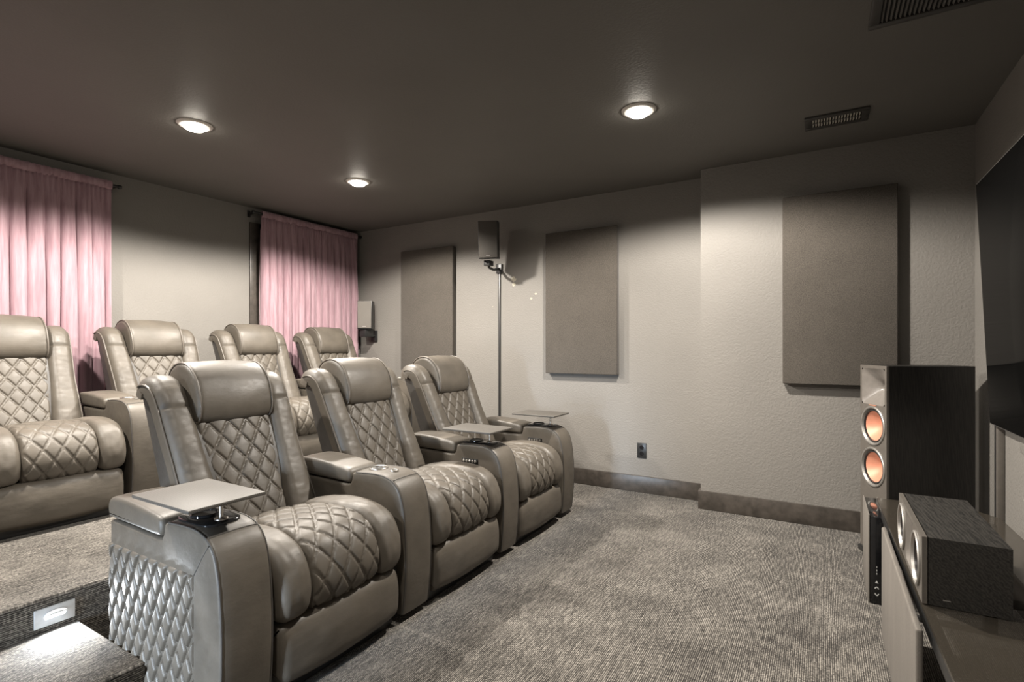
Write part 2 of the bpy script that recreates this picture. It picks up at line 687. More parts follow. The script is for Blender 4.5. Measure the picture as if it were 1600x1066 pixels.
def can_light(x, y, label, cone=157, gain=1.0):
    t = thing('recessed_light', label, 'ceiling light', (x, y, ZC), 0, 'recessed ceiling lights')
    bm = bmesh.new()
    add_lathe(bm, [(0.060, -0.002), (0.062, -0.010), (0.075, -0.010), (0.088, -0.006), (0.092, 0.0)], (0, 0, 0), (0, 0, 1), 40)
    link('trim_ring', bm, 'lamp_trim', t)
    bm = bmesh.new()
    add_lathe(bm, [(0.061, -0.004), (0.058, -0.016), (0.046, -0.026), (0.025, -0.033), (0.0, -0.035)], (0, 0, 0), (0, 0, 1), 40)
    link('lens', bm, 'lamp', t)
    d = bpy.data.lights.new('lamp_beam', 'SPOT')
    d.energy = CAN_WATTS * gain
    d.color = (1.0, 0.93, 0.84)
    d.spot_size = math.radians(cone)
    d.spot_blend = 0.28
    d.shadow_soft_size = 0.05
    o = bpy.data.objects.new('lamp_beam', d)
    o.location = (0, 0, -0.045)
    o.parent = t
    COL.objects.link(o)
    return t


can_light(-3.10, 1.65, 'lit round recessed ceiling light between the two pink curtains')
can_light(-3.08, 2.86, 'lit round recessed ceiling light nearest the curtain in the far corner')
can_light(-0.85, 2.77, 'lit round recessed ceiling light by itself, out over the open carpet', 163, 1.2)
can_light(-0.85, 0.30, 'added fill lamp near the doorway, out of the picture', 150, 0.32)  # added unseen lamp, lifts the right end of the side wall
can_light(-3.10, 0.40, 'round recessed ceiling light above the left end of the back row, out of the picture')

# ------------------------------------------------------------------ recliners
# chair space: x towards the screen with 0 at world X0, y across with 0 at the seat centre
X0 = -1.85


def cx(pts):
    return [(p[0] - X0, p[1]) for p in pts]


ARM_IN, ARM_OUT = 0.305, 0.475
SEAT = cx([(-2.06, 0.440), (-1.98, 0.470), (-1.86, 0.500), (-1.72, 0.512), (-1.62, 0.503), (-1.545, 0.470), (-1.503, 0.410), (-1.488, 0.345), (-1.500, 0.285), (-1.530, 0.255)])
BACK = cx([(-2.225, 0.900), (-2.185, 0.800), (-2.140, 0.700), (-2.090, 0.590), (-2.045, 0.500), (-2.020, 0.440)])
WING = cx([(-2.420, 0.975), (-2.405, 1.015), (-2.365, 1.036), (-2.310, 1.030), (-2.262, 0.995), (-2.225, 0.930), (-2.185, 0.840), (-2.135, 0.730), (-2.080, 0.620), (-2.030, 0.520), (-2.000, 0.450)])


def recliner(label, loc, group):
    t = thing('recliner', label, 'recliner', loc, 0, group)
    # plinth
    bm = bmesh.new()
    add_box(bm, -2.16 - X0, -1.545 - X0, -0.280, 0.280, 0.0, 0.10, 0.01)
    link('plinth', bm, 'black', t)
    # footrest: padded board under the seat front
    bm = bmesh.new()
    FR = cx([(-1.580, 0.240), (-1.530, 0.247), (-1.508, 0.228), (-1.498, 0.180), (-1.497, 0.125), (-1.504, 0.075), (-1.535, 0.048)])
    add_cushion(bm, FR, lambda s: -0.282, lambda s: 0.282, 40, 30, 0.05, 0.03, 0, 0, wrinkle(0.0025, 3.0, 8, 14), 0.02, 0.018)
    link('footrest', bm, 'leather', t)
    # seat
    bm = bmesh.new()
    q = quilt(0.078, 0.118, 0.0055, 0.0042, 0.0030)
    add_cushion(bm, SEAT, lambda s: -(0.135 + 0.022 * min(1, s * 1.6)), lambda s: 0.135 + 0.022 * min(1, s * 1.6), 90, 190, 0.03, 0.022, 0, 0,
                lambda a, b: q(a, b - 0.02), 0.05, 0.010)
    link('seat_cushion', bm, 'leather', t)
    for s in (-1, 1):
        bm = bmesh.new()
        w1 = wrinkle(0.0035, 5.0 + s, 10, 9)
        w2 = wrinkle(0.0016, 9.0 + s, 40, 26)
        inner = (lambda v: 0.133 + 0.022 * min(1, v * 1.6))
        if s > 0:
            yl, yr = inner, (lambda v: 0.284)
        else:
            yl, yr = (lambda v: -0.284), (lambda v: -inner(v))
        add_cushion(bm, SEAT, yl, yr, 34, 90, 0.030, 0.032, 0, 0.02, lambda a, b: w1(a, b) + w2(a, b), 0.07, 0.010)
        link('seat_bolster', bm, 'leather', t)
    # backrest quilt
    bm = bmesh.new()
    q2 = quilt(0.080, 0.118, 0.0060, 0.0042, 0.0035)
    add_cushion(bm, BACK, lambda s: -(0.172 - 0.040 * s), lambda s: 0.172 - 0.040 * s, 100, 140, 0.03, 0.018, 0, 0, q2, 0.05, 0.012)
    link('back_cushion', bm, 'leather', t)
    # wings each side of the back
    for s in (-1, 1):
        bm = bmesh.new()
        w1 = wrinkle(0.0028, 15.0 + s, 8, 13)
        w2 = wrinkle(0.0015, 19.0 + s, 30, 45)

        def dw(a, b, w1=w1, w2=w2):
            d = w1(a, b) + w2(a, b)
            for k, g in ((0.285, 0.007),):
                d -= g * math.exp(-((b - k) / 0.006) ** 2)
            return d
        inn = (lambda v: 0.168 - 0.038 * max(0, (v - 0.3) / 0.7))
        out = (lambda v: 0.305 - 0.024 * min(1, v * 1.6))
        if s > 0:
            yl, yr = inn, out
        else:
            yl, yr = (lambda v: -out(v)), (lambda v: -inn(v))
        add_cushion(bm, WING, yl, yr, 34, 110, 0.045, 0.042, 0.0, 0.0, dw, 0.03, 0.012)
        w = link('back_wing', bm, 'leather', t)
        # piping where the wing front meets its side panel
        bm = bmesh.new()
        P, L = catmull([(p[0], 0, p[1]) for p in WING], 60)
        line = []
        for j in range(4, 61):
            v = j / 60
            a, b = P[max(0, j - 1)], P[min(60, j + 1)]
            tg = (b - a).normalized()
            nrm = Vector((-tg.z, 0, tg.x))
            p = P[j] - nrm * 0.026
            line.append((p.x, s * (out(v) - 0.001), p.z))
        add_tube(bm, line, 0.0042, 8)
        link('piping', bm, 'piping', w)
    # rear shell
    bm = bmesh.new()
    sh = cx([(-2.02, 0.36), (-2.06, 0.50), (-2.13, 0.68), (-2.22, 0.86), (-2.28, 0.96), (-2.33, 1.000), (-2.385, 1.000), (-2.405, 0.965), (-2.365, 0.86), (-2.30, 0.70), (-2.235, 0.52), (-2.21, 0.34), (-2.21, 0.10), (-2.17, 0.10), (-2.12, 0.30)])
    P, L = catmull([(p[0], 0, p[1]) for p in sh + sh[:1]], 60)
    add_slab(bm, [(p.x, p.z) for p in P[:-1]], -0.280, 0.280, 0.02, 5)
    link('back_shell', bm, 'leather_dark', t)
    # headrest pillow
    bm = bmesh.new()
    hd = cx([(-2.225, 0.842), (-2.192, 0.862), (-2.178, 0.910), (-2.190, 0.975), (-2.222, 1.040), (-2.275, 1.084), (-2.335, 1.096), (-2.395, 1.078), (-2.432, 1.030), (-2.425, 0.975), (-2.37, 0.92), (-2.29, 0.86)])
    P, L = catmull([(p[0], 0, p[1]) for p in hd + hd[:1]], 72)
    ring = [(p.x, p.z) for p in P[:-1]]

    def hw(y, s):
        e = max(0.0, 1 - (0.168 - abs(y)) / 0.05)
        return 0.002 * noise.noise(Vector((y * 9, s * 12, 3))) + 0.003 * e * noise.noise(Vector((y * 8, s * 60, 8)))
    add_slab(bm, ring, -0.168, 0.168, 0.024, 6, 26, 0.008, hw)
    h = link('headrest', bm, 'leather', t)
    for s in (-1, 1):
        bm = bmesh.new()
        add_tube(bm, [(p.x, s * 0.160, p.z) for p in P[2:50]], 0.0042, 8)
        # follow the pillow rim a little inside its end
        link('piping', bm, 'piping', h)
    return t


ARM_OUTLINE = None


def arm_outline():
    pts = [(-2.17, 0.03), (-2.185, 0.08), (-2.19, 0.30), (-2.185, 0.545), (-2.16, 0.552), (-1.86, 0.545), (-1.832, 0.548), (-1.822, 0.565), (-1.815, 0.596), (-1.79, 0.606), (-1.70, 0.611)]
    # front top corner
    pts += [(-1.640, 0.610), (-1.605, 0.604), (-1.575, 0.593), (-1.550, 0.574), (-1.532, 0.548), (-1.520, 0.515), (-1.510, 0.470), (-1.502, 0.40), (-1.497, 0.32), (-1.497, 0.24), (-1.501, 0.16), (-1.508, 0.09), (-1.516, 0.035), (-1.53, 0.03)]
    dense = []
    n = len(pts)
    for i in range(n):
        a, b = Vector(pts[i]), Vector(pts[(i + 1) % n])
        k = max(1, int((b - a).length / 0.03))
        for j in range(k):
            p = a.lerp(b, j / k)
            dense.append((p.x - X0, p.y))
    return dense


def armrest(t, side, insert, controls=False, quilted=False, cup_steel=True):
    """side = +1 / -1; insert = black plastic top with the tray socket, else steel cup ring in leather"""
    y0, y1 = (ARM_IN, ARM_OUT) if side > 0 else (-ARM_OUT, -ARM_IN)
    yc = (y0 + y1) / 2
    bm = bmesh.new()
    add_slab(bm, arm_outline(), y0, y1, 0.014, 4, 6, 0.003)
    a = link('armrest', bm, 'leather', t)
    # pad on the rear of the arm
    pad = cx([(-2.185, 0.560), (-2.195, 0.595), (-2.175, 0.628), (-2.10, 0.636), (-1.98, 0.630), (-1.88, 0.619), (-1.835, 0.610), (-1.823, 0.590), (-1.826, 0.562), (-1.85, 0.553), (-2.0, 0.556), (-2.12, 0.558)])
    P, L = catmull([(p[0], 0, p[1]) for p in pad + pad[:1]], 80)
    bm = bmesh.new()
    add_slab(bm, [(p.x, p.z) for p in P[:-1]], y0 - 0.005, y1, 0.016, 5, 8, 0.003)
    pd = link('arm_pad', bm, 'leather', a)
    # piping of the front corner, both edges
    front = [(-1.79, 0.606), (-1.70, 0.611), (-1.640, 0.610), (-1.605, 0.604), (-1.575, 0.593), (-1.550, 0.574), (-1.532, 0.548), (-1.520, 0.515), (-1.510, 0.470), (-1.502, 0.40), (-1.497, 0.32), (-1.497, 0.24), (-1.501, 0.16), (-1.508, 0.09), (-1.514, 0.045)]
    FP, L = catmull([(p[0] - X0, 0, p[1]) for p in front], 60)
    for yy in (y0 + 0.004, y1 - 0.004):
        bm = bmesh.new()
        add_tube(bm, [(p.x - 0.003, yy, p.z - 0.003) for p in FP], 0.0032, 8)
        link('piping', bm, 'seam', a)
    # stitched seam across the top front
    bm = bmesh.new()
    add_tube(bm, [(-1.573 - X0, y0 + 0.008 + (y1 - y0 - 0.016) * k / 8, 0.5925 + 0.003 * (1 - (k / 4 - 1) ** 2)) for k in range(9)], 0.0022, 6)
    link('seam', bm, 'seam', a)
    zt = 0.611
    if insert:
        out = []
        for k in range(28):
            an = 2 * PI * k / 28
            ex, ey = math.cos(an), math.sin(an)
            out.append((-1.708 - X0 + 0.098 * math.copysign(abs(ex) ** 0.55, ex), yc + 0.066 * math.copysign(abs(ey) ** 0.55, ey)))
        bm = bmesh.new()
        lo = [bm.verts.new((x, y, zt - 0.004)) for x, y in out]
        hi = [bm.verts.new((x, y, zt + 0.004)) for x, y in out]
        hi2 = [bm.verts.new((-1.708 - X0 + (x + 1.708 + X0) * 0.95, yc + (y - yc) * 0.93, zt + 0.0065)) for x, y in out]
        for k in range(28):
            k2 = (k + 1) % 28
            bm.faces.new((lo[k], lo[k2], hi[k2], hi[k]))
            bm.faces.new((hi[k], hi[k2], hi2[k2], hi2[k]))
        bm.faces.new(hi2)
        link('console_plate', bm, 'gloss_black', a)
        zr = zt + 0.006
    else:
        zr = zt
    bm = bmesh.new()
    add_lathe(bm, [(0.043, 0.0), (0.043, 0.005), (0.040, 0.0075), (0.036, 0.006), (0.0345, 0.002), (0.0, 0.0018)], (-1.735 - X0, yc, zr), (0, 0, 1), 36)
    c = link('cup_holder', bm, 'gloss_black' if insert else 'steel', a)
    bm = bmesh.new()
    add_lathe(bm, [(0.0338, 0.0), (0.0338, 0.0026), (0.0, 0.0024)], (-1.735 - X0, yc, zr), (0, 0, 1), 30)
    link('cup_well', bm, 'black', c)
    bm = bmesh.new()
    add_lathe(bm, [(0.020, 0.0), (0.020, 0.004), (0.017, 0.006), (0.012, 0.005), (0.011, 0.002), (0.0, 0.0018)], (-1.642 - X0, yc, zr), (0, 0, 1), 28)
    link('tray_socket', bm, 'steel', a)
    if controls:
        yy = y0 if side > 0 else y1
        bm = bmesh.new()
        add_box(bm, -1.775 - X0, -1.665 - X0, yy - 0.004, yy + 0.004, 0.502, 0.530, 0.003)
        cp = link('control_panel', bm, 'black', a)
        for k in range(5):
            bm = bmesh.new()
            add_lathe(bm, [(0.0075, 0.0), (0.0075, 0.003), (0.006, 0.0045), (0.0, 0.0045)], (-1.760 - X0 + 0.020 * k, yy - 0.004, 0.516), (0, -1, 0), 16)
            link('button', bm, 'steel', cp)
    if quilted:
        # tufted panel on the outer side of the arm
        yy = y0 if side < 0 else y1
        sg = -1 if side < 0 else 1
        xa, xb, za, zb = -2.182 - X0, -1.640 - X0, 0.045, 0.470
        nx, nz = 170, 130
        q = quilt(0.060, 0.115, 0.012, 0.006, 0.003)
        bm = bmesh.new()
        rows, rear = [], []
        for j in range(nz + 1):
            r1, r2 = [], []
            for i in range(nx + 1):
                x = xa + (xb - xa) * i / nx
                z = za + (zb - za) * j / nz
                d = min(x - xa, xb - x, z - za, zb - z)
                e = edge_round(d, 0.014)
                h = 0.008 * e + q(x, z) * min(1, d / 0.01) - 0.0015
                r1.append(bm.verts.new((x, yy + sg * h, z)))
                r2.append(bm.verts.new((x, yy - sg * 0.012, z)))
            rows.append(r1)
            rear.append(r2)
        for j in range(nz):
            for i in range(nx):
                bm.faces.new((rows[j][i], rows[j][i + 1], rows[j + 1][i + 1], rows[j + 1][i]))
        for i in range(nx):
            bm.faces.new((rows[0][i], rear[0][i], rear[0][i + 1], rows[0][i + 1]))
            bm.faces.new((rows[nz][i], rows[nz][i + 1], rear[nz][i + 1], rear[nz][i]))
        for j in range(nz):
            bm.faces.new((rows[j][0], rows[j + 1][0], rear[j + 1][0], rear[j][0]))
            bm.faces.new((rows[j][nx], rear[j][nx], rear[j + 1][nx], rows[j + 1][nx]))
        link('quilted_side', bm, 'leather', a)
        bm = bmesh.new()
        add_tube(bm, [(-1.640 - X0, yy - sg * 0.001, 0.470), (-1.600 - X0, yy - sg * 0.001, 0.528), (-1.560 - X0, yy - sg * 0.001, 0.575)], 0.0025, 6)
        link('seam', bm, 'seam', a)
    return a


ROW1, ROW2 = 'leather recliners in the front row', 'leather recliners in the back row on the platform'
Y1 = 1.345
P1 = 0.78
first = recliner('front-row leather recliner with a diamond quilted arm side and a tray beside the steps', (X0, Y1, 0), ROW1)
second = dup(first, (X0, Y1 + P1, 0), 'middle leather recliner of the three in the front row', ROW1)
third = dup(first, (X0, Y1 + 2 * P1, 0), 'front-row leather recliner closest to the wall with the power outlet', ROW1)
D2 = -1.785
Y2, P2 = 1.105, 0.764
back_a = dup(first, (X0 + D2, Y2, PZ), 'back-row leather recliner cut off by the picture edge', ROW2)
back_b = dup(first, (X0 + D2, Y2 + P2, PZ), 'back-row leather recliner directly behind the quilted-side front recliner', ROW2)
back_c = dup(first, (X0 + D2, Y2 + 2 * P2, PZ), 'back-row leather recliner in front of the left edge of the far curtain', ROW2)
back_d = dup(first, (X0 + D2, Y2 + 3 * P2, PZ), 'back-row leather recliner in the corner below the far pink curtain', ROW2)

armrest(first, -1, True, quilted=True)
armrest(first, 1, False)
armrest(second, 1, True, controls=True)
armrest(third, 1, True, controls=True)
a0 = armrest(back_a, 1, False)
armrest(back_a, -1, False)
for r in (back_b, back_c, back_d):
    c = a0.copy()
    COL.objects.link(c)
    c.parent = r
    for g in list(a0.children):
        e = g.copy()
        COL.objects.link(e)
        e.parent = c
        for k in list(g.children):
            f = k.copy()
            COL.objects.link(f)
            f.parent = e

# ------------------------------------------------------------------ swivel trays plugged into the arms


def tray(x, y, label):
    t = thing('tray_table', label, 'tray table', (x, y, 0.617), 0, 'swivel tray tables on the armrests')
    bm = bmesh.new()
    add_box(bm, -0.225, 0.105, -0.155, 0.085, 0.072, 0.084, 0.004, 2)
    link('tray_top', bm, 'tray', t)
    bm = bmesh.new()
    add_lathe(bm, [(0.0, 0.0025), (0.0105, 0.0025), (0.0105, 0.006), (0.0065, 0.008), (0.0065, 0.066), (0.020, 0.068), (0.020, 0.0725), (0.0, 0.0725)], (0, 0, 0), (0, 0, 1), 24)
    link('stem', bm, 'steel', t)
    return t


tray(-1.642, Y1 - 0.39, 'dark patterned tray table on the arm with the quilted side')
tray(-1.642, Y1 + P1 + 0.39, 'dark tray table on the arm between the two far front-row recliners')
tray(-1.642, Y1 + 2 * P1 + 0.39, 'dark tray table on the end arm beside the grey wall')

# ------------------------------------------------------------------ step light
ty, tz = 0.795, 0.180
t = thing('step_light', 'white rectangular step light set in the carpeted riser', 'step light', (XP, ty, tz))
bm = bmesh.new()
add_box(bm, 0.0, 0.007, -0.060, 0.060, -0.034, 0.034, 0.002)
link('face_plate', bm, 'plate', t)
bm = bmesh.new()
hood = []
for k in range(13):
    an = PI * k / 12
    hood.append((0.034 * math.cos(an), 0.014 * math.sin(an)))
f1 = [bm.verts.new((0.007, y, z + 0.006)) for y, z in hood]
f2 = [bm.verts.new((0.026, y * 0.92, z * 0.55 + 0.008)) for y, z in hood]
for k in range(12):
    bm.faces.new((f1[k], f1[k + 1], f2[k + 1], f2[k]))
bm.faces.new(f2)
bm.faces.new(f1[::-1])
bm.faces.new((f1[0], f2[0], f2[-1], f1[-1]))
link('hood', bm, 'plate', t)
bm = bmesh.new()
add_box(bm, 0.006, 0.010, -0.030, 0.030, -0.008, 0.004, 0.002)
link('lens', bm, 'step_lens', t)
area_light('step_light_beam', (XP + 0.030, ty, tz - 0.002), (XP + 0.20, ty + 0.01, 0.135), 0.055, 0.016, STEP_WATTS, (0.86, 0.93, 1.0))

# ------------------------------------------------------------------ curtains and rods


def curtain(label, y0, y1, ztop, seed, fold=0.088, dark=0.0):
    rnd = random.Random(seed)
    t = thing('curtain', label, 'curtain', (-4.395, (y0 + y1) / 2, PZ), 0)
    ztop -= PZ
    W = y1 - y0
    n = int(W / 0.006)
    m = 46
    # fold phases with uneven widths
    ph = [0.0]
    ws = []
    for i in range(n):
        ws.append(1.0 + 0.55 * noise.noise(Vector((i * 0.05, seed, 0))))
    tot = sum(ws)
    for w in ws:
        ph.append(ph[-1] + w / tot * W / fold * 2 * PI)
    bm = bmesh.new()
    rows = []
    for j in range(m + 1):
        v = j / m
        z = ztop * (1 - v) + 0.012 * v
        amp = 0.012 + 0.040 * min(1, v * 3.2)
        row = []
        for i in range(n + 1):
            y = y0 + W * i / n - (y0 + y1) / 2
            p = ph[i]
            s = math.sin(p)
            dpt = 0.75 + 0.6 * noise.noise(Vector((round(p / (2 * PI)) * 1.7, seed * 2.3, 0.5)))
            x = amp * dpt * (abs(math.sin(p / 2)) ** 0.8 * 1.8 - 0.9) + 0.010 * math.sin(p * 0.37 + seed + v * 1.1)
            sway = 0.012 * math.sin(p * 0.5 + v * 2.2) * v
            if v < 0.06:
                x = 0.5 * x + 0.006 * math.sin(p * 3)
            row.append(bm.verts.new((x, y - fold / 0.088 * (0.009 + 0.012 * (0.5 + 0.5 * math.sin(p * 0.31 + seed))) * s * min(1, v * 3) + sway, z)))
        rows.append(row)
    for a, b in zip(rows[:-1], rows[1:]):
        for i in range(n):
            bm.faces.new((a[i], a[i + 1], b[i + 1], b[i]))
    f = link('curtain_fabric', bm, 'velvet', t, angle=80)
    md = f.modifiers.new('thickness', 'SOLIDIFY')
    md.thickness = 0.004
    # gathered header sewn over the rod
    bm = bmesh.new()
    rr = []
    for k in range(9):
        an = 2 * PI * k / 8
        rr.append((0.018 * math.cos(an), 0.030 * math.sin(an)))
    prev = None
    nn = int(W / 0.008)
    for i in range(nn + 1):
        y = -W / 2 + W * i / nn
        g = 0.0045 * math.sin(i * 1.9) + 0.003 * math.sin(i * 0.7)
        ring = [bm.verts.new((x * (1 + g * 25), y, ztop + 0.012 + z * (1 + g * 12))) for x, z in rr[:-1]]
        if prev:
            for k in range(8):
                bm.faces.new((prev[k], prev[(k + 1) % 8], ring[(k + 1) % 8], ring[k]))
        prev = ring
    link('curtain_header', bm, 'velvet', t)
    return t


curtain('mauve pink velvet curtain behind the recliner cut off by the picture edge', 0.50, 1.76, 2.315, 3)
curtain('mauve pink velvet curtain in the corner beside the far side wall', 2.93, 4.065, 2.365, 11, 0.075)


def rod(y0, y1, z, label):
    t = thing('curtain_rod', label, 'curtain rod', (-4.395, (y0 + y1) / 2, z))
    L = (y1 - y0) / 2
    bm = bmesh.new()
    add_tube(bm, [(0, -L, 0), (0, L, 0)], 0.010, 12)
    link('pole', bm, 'black', t)
    for s in (-1, 1):
        bm = bmesh.new()
        add_lathe(bm, [(0.0, 0.0), (0.013, 0.0), (0.016, 0.010), (0.012, 0.022), (0.0, 0.026)], (0, s * L, 0), (0, s, 0), 16)
        link('finial', bm, 'black', t)
        bm = bmesh.new()
        add_box(bm, XB + 4.395, 0.0, s * (L - 0.012) - 0.006, s * (L - 0.012) + 0.006, -0.008, 0.008)
        add_box(bm, XB + 4.395, XB + 4.395 + 0.006, s * (L - 0.012) - 0.014, s * (L - 0.012) + 0.014, -0.03, 0.03)
        link('bracket', bm, 'black', t)


rod(0.46, 1.80, 2.327, 'black curtain rod carrying the curtain behind the cut-off recliner')
rod(2.86, 4.107, 2.377, 'black curtain rod carrying the curtain in the far corner')

# ------------------------------------------------------------------ acoustic panels


def acoustic(x0, x1, z0, z1, yw, label):
    t = thing('acoustic_panel', label, 'acoustic panel', ((x0 + x1) / 2, yw, (z0 + z1) / 2), 0, 'acoustic panels on the side wall')
    hw, hh = (x1 - x0) / 2, (z1 - z0) / 2
    bm = bmesh.new()
    add_box(bm, -hw, hw, -0.062, -0.010, -hh, hh, 0.007, 3)
    link('cloth_cover', bm, 'panel', t)
    bm = bmesh.new()
    add_box(bm, -hw + 0.03, hw - 0.03, -0.012, 0.0, -hh + 0.03, hh - 0.03)
    link('backing_frame', bm, 'black', t)
    return t


acoustic(-0.225, 0.392, 0.922, 2.148, YN, 'dark cloth acoustic panel on the wall beside the tower speaker')
acoustic(-2.075, -1.425, 0.935, 2.152, YR, 'dark cloth acoustic panel between the small high speaker and the wall corner')
acoustic(-3.755, -3.085, 0.925, 2.150, YR, 'dark cloth acoustic panel in shade between the far curtain and the high speaker')

# ------------------------------------------------------------------ loudspeakers


def face_with_holes(bm, x, y0, y1, z0, z1, holes):
    """flat plate in the plane x with holes given as closed lists of (y,z)"""
    edges = []
    loops = [[(y0, z0), (y1, z0), (y1, z1), (y0, z1)]] + holes
    for lp in loops:
        vs = [bm.verts.new((x, p[0], p[1])) for p in lp]
        for i in range(len(vs)):
            edges.append(bm.edges.new((vs[i], vs[(i + 1) % len(vs)])))
    bmesh.ops.triangle_fill(bm, use_beauty=True, use_dissolve=False, edges=edges)


def circle(y, z, r, n=40):
    return [(y + r * math.cos(2 * PI * k / n), z + r * math.sin(2 * PI * k / n)) for k in range(n)]


def speaker_body(t, d, w, z0, z1, cones, horns, wood):
    """front at x=0 facing -x, body behind it; cones = (y,z,r), horns = (y,z,halfwidth,halfheight)"""
    bm = bmesh.new()
    x0, x1 = 0.012, d
    v = [bm.verts.new(p) for p in ((x0, -w, z0), (x0, w, z0), (x0, w, z1), (x0, -w, z1), (x1, -w, z0), (x1, w, z0), (x1, w, z1), (x1, -w, z1))]
    for q in ((0, 1, 5, 4), (1, 2, 6, 5), (2, 3, 7, 6), (3, 0, 4, 7), (4, 5, 6, 7)):
        bm.faces.new([v[k] for k in q])
    link('cabinet', bm, wood, t, smooth=False)
    holes = [circle(y, z, r * 1.0) for y, z, r in cones]
    for (y, z, a, b) in horns:
        holes.append([(y - a, z - b), (y + a, z - b), (y + a, z + b), (y - a, z + b)])
    bm = bmesh.new()
    face_with_holes(bm, 0.0, -w, w, z0, z1, holes)
    # rim back to the cabinet
    e = [bm.verts.new(p) for p in ((0, -w, z0), (0, w, z0), (0, w, z1), (0, -w, z1))]
    g = [bm.verts.new(p) for p in ((0.014, -w, z0), (0.014, w, z0), (0.014, w, z1), (0.014, -w, z1))]
    for k in range(4):
        bm.faces.new((e[k], e[(k + 1) % 4], g[(k + 1) % 4], g[k]))
    bmesh.ops.remove_doubles(bm, verts=bm.verts[:], dist=1e-5)
    link('front_baffle', bm, 'baffle', t, smooth=False)
    for (y, z, r) in cones:
        bm = bmesh.new()
        add_lathe(bm, [(r * 1.03, 0.0), (r * 1.03, -0.004), (r * 0.99, -0.007), (r * 0.93, -0.006), (r * 0.86, 0.006), (r * 0.84, 0.012), (r * 1.0, 0.014)], (0, y, z), (1, 0, 0), 48)
        wf = link('woofer', bm, 'ring', t)
        bm = bmesh.new()
        add_lathe(bm, [(r * 0.86, 0.008), (r * 0.83, 0.001), (r * 0.79, 0.001), (r * 0.76, 0.008), (r * 0.76, 0.012)], (0, y, z), (1, 0, 0), 48)
        link('surround', bm, 'black', wf)
        bm = bmesh.new()
        add_lathe(bm, [(r * 0.77, 0.008), (r * 0.62, 0.020), (r * 0.40, 0.036), (r * 0.22, 0.046), (r * 0.10, 0.050), (0, 0.051)], (0, y, z), (1, 0, 0), 48)
        link('cone', bm, 'copper', wf)
    for (y, z, a, b) in horns:
        bm = bmesh.new()
        prev = None
        K = 10
        for k in range(K + 1):
            f = k / K
            x = 0.075 * f ** 0.8
            ring = []
            for i in range(48):
                an = 2 * PI * (i + 0.5) / 48
                ct, st = math.cos(an), math.sin(an)
                m = max(abs(ct), abs(st))
                sq = Vector((ct / m, st / m))
                ci = Vector((ct, st))
                shp = sq.lerp(ci, f ** 0.6)
                sc = (1 - f) ** 1.7
                ring.append(bm.verts.new((x, y + shp.x * (0.018 + (a - 0.018) * sc), z + shp.y * (0.018 + (b - 0.018) * sc))))
            if prev:
                for i in range(48):
                    bm.faces.new((prev[i], prev[(i + 1) % 48], ring[(i + 1) % 48], ring[i]))
            prev = ring
        bm.faces.new(prev)
        hn = link('horn', bm, 'horn', t)
        bm = bmesh.new()
        add_lathe(bm, [(0.016, 0.070), (0.012, 0.066), (0.0, 0.064)], (0, y, z), (1, 0, 0), 20)
        link('tweeter_dome', bm, 'ring', hn)


# floor-standing tower beside the television
tr = math.atan2(0.437, 0.899)
t = thing('tower_speaker', 'tall black wood-grain tower speaker with two copper cones', 'speaker', (0.242, 3.503, 0.0), tr)
speaker_body(t, 0.44, 0.119, 0.03, 1.062, [(0, 0.728, 0.106), (0, 0.500, 0.106)], [(0, 0.945, 0.103, 0.100)], 'wood_v')
bm = bmesh.new()
add_box(bm, -0.012, 0.455, -0.128, 0.128, 0.0, 0.032, 0.006)
link('base', bm, 'black', t)
bm = bmesh.new()
add_box(bm, -0.003, 0.0, -0.030, 0.030, 0.8395, 0.8435)
link('badge', bm, 'copper', t)

# centre speaker on the glass stand
GT = 0.4575
t = thing('center_speaker', 'black wood-grain centre speaker lying on the glass stand', 'speaker', (0.236, 2.06, GT + 0.003), 0)
speaker_body(t, 0.186, 0.250, 0.0, 0.183, [(-0.155, 0.092, 0.074), (0.155, 0.092, 0.074)], [(0, 0.092, 0.072, 0.076)], 'wood_h')
bm = bmesh.new()
add_box(bm, 0.045, 0.062, -0.2515, -0.2500, 0.0175, 0.0195)
link('badge', bm, 'silver', t)


def small_speaker(loc, rz, w, d, h, label, tilt, cloth):
    t = thing('surround_speaker', label, 'speaker', loc, rz, None)
    R = Matrix.Rotation(tilt, 4, 'Y')
    bm = bmesh.new()
    add_box(bm, 0.010, d, -w / 2, w / 2, -h / 2, h / 2, 0.004)
    bm.transform(R)
    link('cabinet', bm, 'black', t)
    bm = bmesh.new()
    add_box(bm, 0.0, 0.012, -w / 2 + 0.004, w / 2 - 0.004, -h / 2 + 0.012, h / 2 - 0.004, 0.004)
    bm.transform(R)
    link('grille', bm, cloth, t)
    bm = bmesh.new()
    add_box(bm, -0.002, 0.001, -0.018, 0.018, -h / 2 + 0.026, -h / 2 + 0.031)
    bm.transform(R)
    link('badge', bm, 'silver', t)
    return t






def world_part(name, bm, mat, t):
    """a part built in room coordinates, hung under its thing"""
    Mt = Matrix.Translation(t.location) @ t.rotation_euler.to_matrix().to_4x4()
    bm.transform(Mt.inverted())
    return link(name, bm, mat, t)


